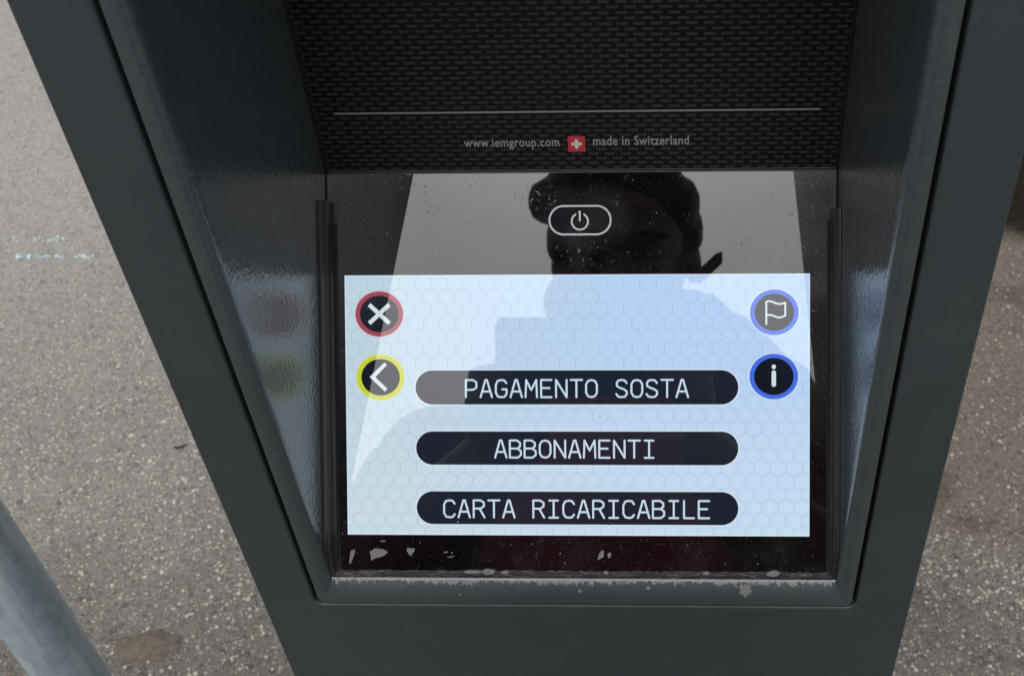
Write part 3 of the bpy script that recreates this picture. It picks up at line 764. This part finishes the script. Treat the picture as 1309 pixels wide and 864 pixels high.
def HD(x, f_, u): return tuple(Vector((hx+x, hy, hz))+fwd*f_+upd*u)
body = [sph(HD(0, -8, 25), 82, 20, .95, 1.12, 1.12), sph(HD(0, 18, -35), 62, 18, .98, 1.1, 1.05), sph(HD(0, 38, -80), 38, 14, 1.05, 1, .9),
        sph(HD(0, 88, -22), 13, 10), sph(HD(0, 96, -34), 14, 10), sph(HD(0, 80, -8), 10, 10), sph(HD(0, 72, 14), 40, 12, 1.3, .5, .35),
        sph(HD(-38, 58, -36), 24), sph(HD(38, 58, -36), 24), sph(HD(0, 74, -62), 20, 12, 1.2, .7, .5)]
for sg in (-1, 1):
    body.append(sph(HD(sg*84, -8, -8), 25, 12, .38, .75, 1.15)); body.append(sph(HD(sg*82, -6, -24), 13, 10, .5, .8, 1))
body.append(sph(HD(-58, 26, -56), 42, 14))
body.append(sph(HD(-2, 40, -58), 62, 16, 1.28, .8, .8))
body.append(limb([(-7, -520, 1620), (-5, -585, 1540), (-4, -640, 1470)], [56, 58, 70]))
# torso, hips, legs inside the clothes
body.append(limb([(-4, -650, 1450), (-4, -690, 1250), (-4, -730, 1000)], [95, 105, 110]))
for sg in (-1, 1):
    body.append(limb([(-4+sg*85, -735, 960), (-4+sg*100, -740, 520), (-4+sg*105, -770, 90)], [72, 48, 34]))
    body.append(limb([(-4+sg*60, -640, 1470), ((-236, -636, 1468) if sg < 0 else (186, -632, 1495))], [60, 46]))
LH = Vector((-126, -362, 1376)); RH = Vector((60, -355, 1388))
for sg, hnd in ((-1, LH), (1, RH)):
    body.append(limb([((-236, -636, 1468) if sg < 0 else (186, -632, 1495)), ((-352, -545, 1215) if sg < 0 else (262, -545, 1225)), tuple(hnd+Vector((sg*14, -42, -38)))], [46, 36, 24]))
    palm = hnd+Vector((sg*10, -14, -10))
    body.append(sph(palm, 32, 12, .62, .55, 1.15)); body.append(sph(palm+Vector((0, 8, 18)), 26, 12, .62, .6, 1))
    for k in range(4):                         # fingers curl round the far face of the phone, inwards
        base = palm+Vector((sg*6, 12, 28-16*k)); l = (26, 29, 27, 21)[k]
        knu = base+Vector((sg*2, 15, 3)); mid = knu+Vector((-sg*l*.75, 7, 1)); tip = mid+Vector((-sg*l*.55, -1, -2))
        body.append(limb([tuple(base), tuple(knu), tuple(mid), tuple(tip)], [9.5, 9, 8, 7]))
    tb = palm+Vector((-sg*6, -12, 14)); body.append(limb([tuple(tb), tuple(tb+Vector((-sg*18, -6, 18))), tuple(tb+Vector((-sg*34, 4, 26)))], [11.5, 10, 8.5]))
bo = blob('body', join(*body), M['skin'], per, 5, 5)
hair = [sph(HD(0, -22, 48), 86, 20, 1.04, 1.14, 1.02), sph(HD(0, -48, 5), 76, 18, 1.06, 1.0, 1.15), sph(HD(0, 30, 92), 50, 14, 1.4, .9, .6), sph(HD(-58, 30, 78), 34, 14), sph(HD(52, 18, 62), 40, 14),
        sph(HD(-90, 24, 66), 29, 12), sph(HD(76, -8, 34), 26, 12, .8, 1, 1.5), sph(HD(-84, -4, 22), 22, 12, .7, 1, 1.5), sph(HD(-20, 10, 78), 60, 14, 1.4, 1, .6)]
blob('hair', join(*hair), M['hair'], per, 5, 3)
for sg in (-1, 1):
    mk('eye', *sph(HD(sg*32, 74, 0), 11.5, 12), M['eye'], per, smooth=True)
    mk('eyebrow', *limb([HD(sg*14, 84, 18), HD(sg*34, 84, 22), HD(sg*50, 74, 18)], [4, 4.5, 3]), M['hair'], per, smooth=True)
mk('mouth', *limb([HD(-22, 84, -62), HD(0, 92, -60), HD(22, 84, -62)], [4, 6.5, 4]), M['lip'], per, smooth=True)
# end of a strap poking out behind the ear
v, f = slabpoly([(80, -24), (90, -34), (118, -8), (118, 6), (110, 4)], -2, 2, fn=lambda x, u, h: HD(x, -2+h, u))
v2, f2 = v, f; n = len(v2)//2; f2 = f2+[tuple(range(2*n-1, n-1, -1))]
mk('ear_strap', v2, f2, M['strap'], per)
jk = [limb([(-4, -640, 1490), (-4, -672, 1380), (-4, -690, 1250), (-4, -725, 1000)], [120, 140, 138, 140]), sph((-4, -672, 1380), 150, 16, 1.25, .85, 1.1), sph((-4, -700, 1180), 145, 16, 1.18, .85, 1.2),
      limb([(-4-60, -600, 1560), (-4, -620, 1575), (-4+60, -600, 1560)], [62, 70, 62])]
SHO = {-1: (-246, -632, 1474), 1: (186, -632, 1508)}
ELB = {-1: (-352, -545, 1215), 1: (262, -545, 1225)}
jk.append(limb([(30, -560, 1590), (72, -545, 1590), (130, -590, 1555), SHO[1]], [55, 62, 66, 68]))
jk += [sph((-215, -600, 1330), 92, 14), sph((-235, -580, 1240), 88, 14), sph((200, -600, 1330), 80, 14), sph((190, -580, 1240), 84, 14)]
jk.append(limb([(-52, -540, 1612), (-40, -575, 1560)], [48, 58]))
jk.append(limb([(-30, -590, 1540), (-120, -625, 1480), SHO[-1]], [60, 66, 62]))
for sg in (-1, 1):
    hnd = LH if sg < 0 else RH
    jk.append(limb([SHO[sg], ELB[sg]], [64, 54])); jk.append(limb([ELB[sg], tuple(hnd+Vector((sg*18, -62, -56)))], [54, 38]))
blob('jacket', join(*jk), M['jacket'], per, 8, 8)
# open jacket shows the shirt down the front
sh = []
for t in range(7):
    z = 1490-t*62; sh.append(sph((-4, -545-7*t, z), 60, 14, 1.7, .85, 1))
for sg in (-1, 1): sh.append(sph((-4+sg*105, -575, 1320), 64, 14, 1.2, .8, 1.6))
blob('shirt', join(*sh), M['shirt'], per, 8, 8)
tr = []
tr.append(limb([(-70, -730, 985), (62, -730, 985)], [125, 125]))
for sg in (-1, 1): tr.append(limb([(-4+sg*88, -735, 950), (-4+sg*102, -740, 520), (-4+sg*106, -768, 95)], [100, 72, 58]))
blob('trousers', join(*tr), M['trousers'], per, 10, 6)
for sg in (-1, 1):
    blob('shoe', join(sph((-4+sg*108, -760, 48), 46, 12, 1, 1.3, .95), limb([(-4+sg*110, -770, 38), (-4+sg*118, -630, 32)], [38, 32])), M['shoe'], per, 6, 3)

# the phone (the camera's own place is just in front of its lens)
ph = empty('smartphone', (-38, -345, 1412)); tag(ph, 'dark smartphone held sideways in both hands, mirrored over the screen', 'phone')
PU = upv.copy(); PR = rx.copy(); PF = fw.copy(); PC = Vector((41.9, -304.5, 1450.0))
def PH(x, u, d=0.0): return tuple(PC+PR*x+PU*u-PF*d)
ov, of = slabpoly(rrect(-168, 10, -92, -15, 9, 5), 12, 3.5, fn=PH); n = len(ov)//2; of = of+[tuple(range(2*n-1, n-1, -1))]
mk('phone_case', ov, of, M['phone'], ph)
v, f = slabpoly(rrect(-30, 6, -46, -18, 6, 5), 3.4, 2.4, fn=PH); mk('camera_bump', v, f, M['phone'], ph)
for (x, u) in ((-6, -26), (-20, -26), (-13, -38)):
    v, f = slabpoly(ellipse(x, u, 5, 5, 24), 2.3, 1.9, fn=PH); mk('lens', v, f, M['lens'], ph)
